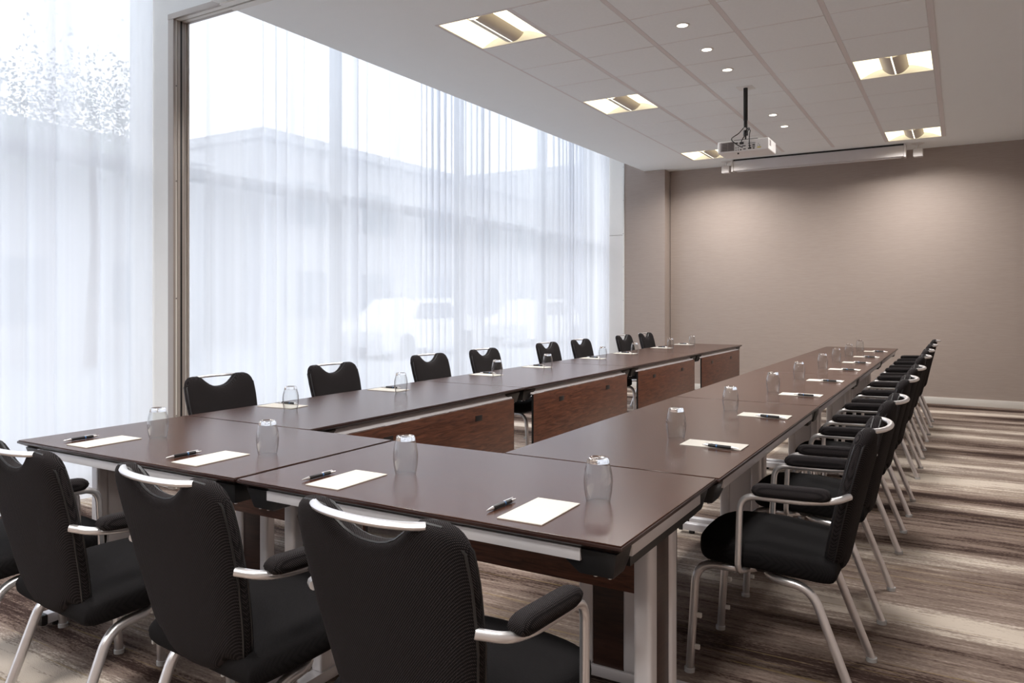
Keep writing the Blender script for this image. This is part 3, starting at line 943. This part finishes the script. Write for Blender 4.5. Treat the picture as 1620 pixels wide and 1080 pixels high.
def setting(px_, py_, prot, pen, penrot, pen_up, glass, where, side):
    n = link('notepad', pad_me); n.location = (px_, py_, HT); n.rotation_euler.z = prot
    tag(n, 'cream notepad sheet on the %s, %s' % (side, where), 'notepad', 'cream notepads on the tables')
    k = link('printed_mark', mark_me, None, n)
    p = empty('pen', (pen[0], pen[1], HT + pen_up), penrot)
    tag(p, 'black pen with silver tip on the %s, %s' % (side, where), 'pen', 'black pens on the tables')
    for nm, me in (('barrel', barrel_me), ('tip', tip_me), ('cap', cap_me), ('clip', clip_me), ('blue_mark', band_me)):
        link(nm, me, None, p)
    g = link('tumbler', tumbler_me); g.location = (glass[0], glass[1], HT)
    g.rotation_euler.z = random.uniform(0, 6)
    link('base', tbase_me, None, g)
    tag(g, 'upturned clear glass tumbler on the %s, %s' % (side, where), 'glass', 'upturned tumblers on the tables')

ord4 = ['first from the left', 'second from the left', 'third from the left', 'rightmost']
fp = [(0.329, 0.158), (0.941, 0.162), (1.554, 0.167), (2.212, 0.163)]
fg = [(0.426, 0.317), (1.047, 0.314), (1.652, 0.324), (2.301, 0.329)]
fpen = [(0.207, 0.137), (0.826, 0.138), (1.458, 0.145), (2.107, 0.146)]
for k in range(4):
    setting(*fp[k], 0.02, fpen[k], -0.04, 0.0, fg[k], ord4[k], 'near table row')
rp = [1.305, 2.162, 3.112, 4.035, 5.035, 5.845, 6.66, 7.61]
rg = [(2.174, 1.376), (2.163, 2.251), (2.179, 3.167), (2.169, 4.077), (2.177, 5.081), (2.172, 5.911), (2.18, 6.73), (2.18, 7.69)]
for k in range(8):
    setting(2.344, rp[k], PI / 2, (2.385, rp[k] - 0.066), PI / 2 - 0.10, 0.0032, rg[k], '%s from the camera' % ord8[k], 'right-hand table row')
lg_ = [(0.302, 1.135), (0.315, 1.99), (0.28, 3.14), (0.295, 3.90), (0.28, 5.04), (0.285, 5.845), (0.28, 6.98), (0.28, 7.80)]
lp = [1.225, 2.075, 3.20, 3.985, 5.11, 5.915, 7.05, 7.86]
for k in range(8):
    setting(0.150, lp[k], -PI / 2 + (0.12, 0.05, -0.03, 0.02, 0, 0.03, 0, 0.02)[k], (0.13, lp[k] + 0.055), -PI / 2 + 0.06, 0.0032, lg_[k], '%s from the camera' % ord8[k], 'window-side table row')

# power socket on the pilaster wall, seen between the far window-side tables
so = tag(empty('wall_socket', (0.16, YF, 0.36)), 'small black wall socket low on the far wall behind the window-side tables', 'socket')
MB().box(-0.045, 0.045, -0.012, -0.0005, -0.045, 0.045).obj('face_plate', M['black'], so, bevel=0.003)
MB().tube([(0, -0.0125, 0), (0, -0.0135, 0)], 0.02, 16).obj('outlet', M['projdark'], so)

# ------------------------------------------------------------------ outside, behind the sheers
m = MB(); m.box(-80, -2.32, -40, 90, -0.2, -0.12)
tag(m.obj('street', M['street']), kind='structure')
def building(y0, y1, h, x, label):
    r = tag(empty('office_building', (x, (y0 + y1) / 2, -0.12)), label, 'building', 'buildings across the street')
    L_ = (y1 - y0) / 2
    MB().box(-8, 0, -L_, L_, 0, h).obj('wall', M['facade'], r)
    MB().box(-8.1, 0.25, -L_ - 0.1, L_ + 0.1, h, h + 0.3).obj('roof', M['facade'], r)
    n = max(2, int(2 * L_ / 3.2))
    for fl in range(int(h // 3)):
        for k in range(n):
            yc = -L_ + (k + 0.5) * 2 * L_ / n
            q = MB().box(-0.02, 0.04, yc - 0.95, yc + 0.95, 0.9 + fl * 3.0, 2.4 + fl * 3.0).obj('window', M['facadewin'], r)
    return r
building(-22, 12.5, 5.2, -15, 'low pale building across the street, left of the metal jamb')
building(15, 34, 6.5, -15.5, 'pale building across the street behind the long curtain')
building(36, 70, 8.5, -14.5, 'tall far building across the street near the curtain end')
def tree(x, y, h, seed):
    rnd = random.Random(seed)
    r = tag(empty('street_tree', (x, y, -0.12)), 'leafy street tree above the low building across the street', 'tree')
    MB().tube([(0, 0, 0), (0.05, 0.1, h * 0.4), (0, 0, h * 0.75)], [0.14, 0.1, 0.05], 8).obj('trunk', M['bark'], r)
    m = MB()
    for k in range(5200):
        a = rnd.uniform(0, 2 * PI); b = rnd.gauss(0, 1); d = rnd.random() ** 0.4
        cx, cy, cz = math.cos(a) * 1.7 * d, math.sin(a) * 1.9 * d, h * 0.78 + b * 0.65
        s = rnd.uniform(0.025, 0.06)
        u = Vector((rnd.gauss(0, 1), rnd.gauss(0, 1), rnd.gauss(0, 1))).normalized() * s
        v_ = u.cross(Vector((rnd.gauss(0, 1), rnd.gauss(0, 1), rnd.gauss(0, 1)))).normalized() * s * 0.6
        c = Vector((cx, cy, cz))
        m.add([c - u, c + v_, c + u, c - v_], [(0, 1, 2, 3)])
    m.obj('crown', M['leaf'], r)
tree(-12.6, 7.8, 6.6, 1)
def car(x, y, label):
    r = tag(empty('parked_car', (x, y, -0.12)), label, 'car', 'cars parked along the street')
    prof = [(-2.1, 0.30), (-2.15, 0.70), (-1.75, 0.88), (-1.25, 0.95), (-0.7, 1.42), (0.7, 1.46), (1.45, 0.98), (2.0, 0.85), (2.12, 0.55), (2.1, 0.30)]
    n = len(prof)
    vs = []
    for xx, k in ((-0.84, 1.0), (0.84, 1.0)):
        for (yy, zz) in prof:
            vs.append((xx * (0.84 if zz > 1.2 else 1.0), yy, zz))
    fs = [tuple(range(n)), tuple(range(n, 2 * n))[::-1]] + [(i, (i + 1) % n, n + (i + 1) % n, n + i) for i in range(n)]
    MB().add(vs, fs).obj('body', M['carwhite'], r, bevel=0.05, segs=2)
    for sx in (1,):
        MB().add([(0.80, -1.05, 0.98), (0.80, 1.2, 0.98), (0.735, 0.6, 1.38), (0.735, -0.62, 1.36), (0.84, -1.05, 0.98), (0.84, 1.2, 0.98), (0.745, 0.6, 1.38), (0.745, -0.62, 1.36)],
                 [(3, 2, 1, 0), (4, 5, 6, 7), (0, 1, 5, 4), (2, 3, 7, 6), (1, 2, 6, 5), (0, 4, 7, 3)]).obj('side_window', M['carglass'], r)
    for yy in (-1.3, 1.3):
        for xx in (-0.75, 0.75):
            MB().tube([(xx - 0.1, yy, 0.32), (xx + 0.1, yy, 0.32)], 0.32, 20).obj('wheel', M['black'], r)
car(-9.0, 21.0, 'white car parked across the street behind the middle of the long curtain')
car(-9.2, 28.5, 'white car parked across the street near the curtain end')
car(-9.2, 14.5, 'white car parked across the street just right of the metal jamb')
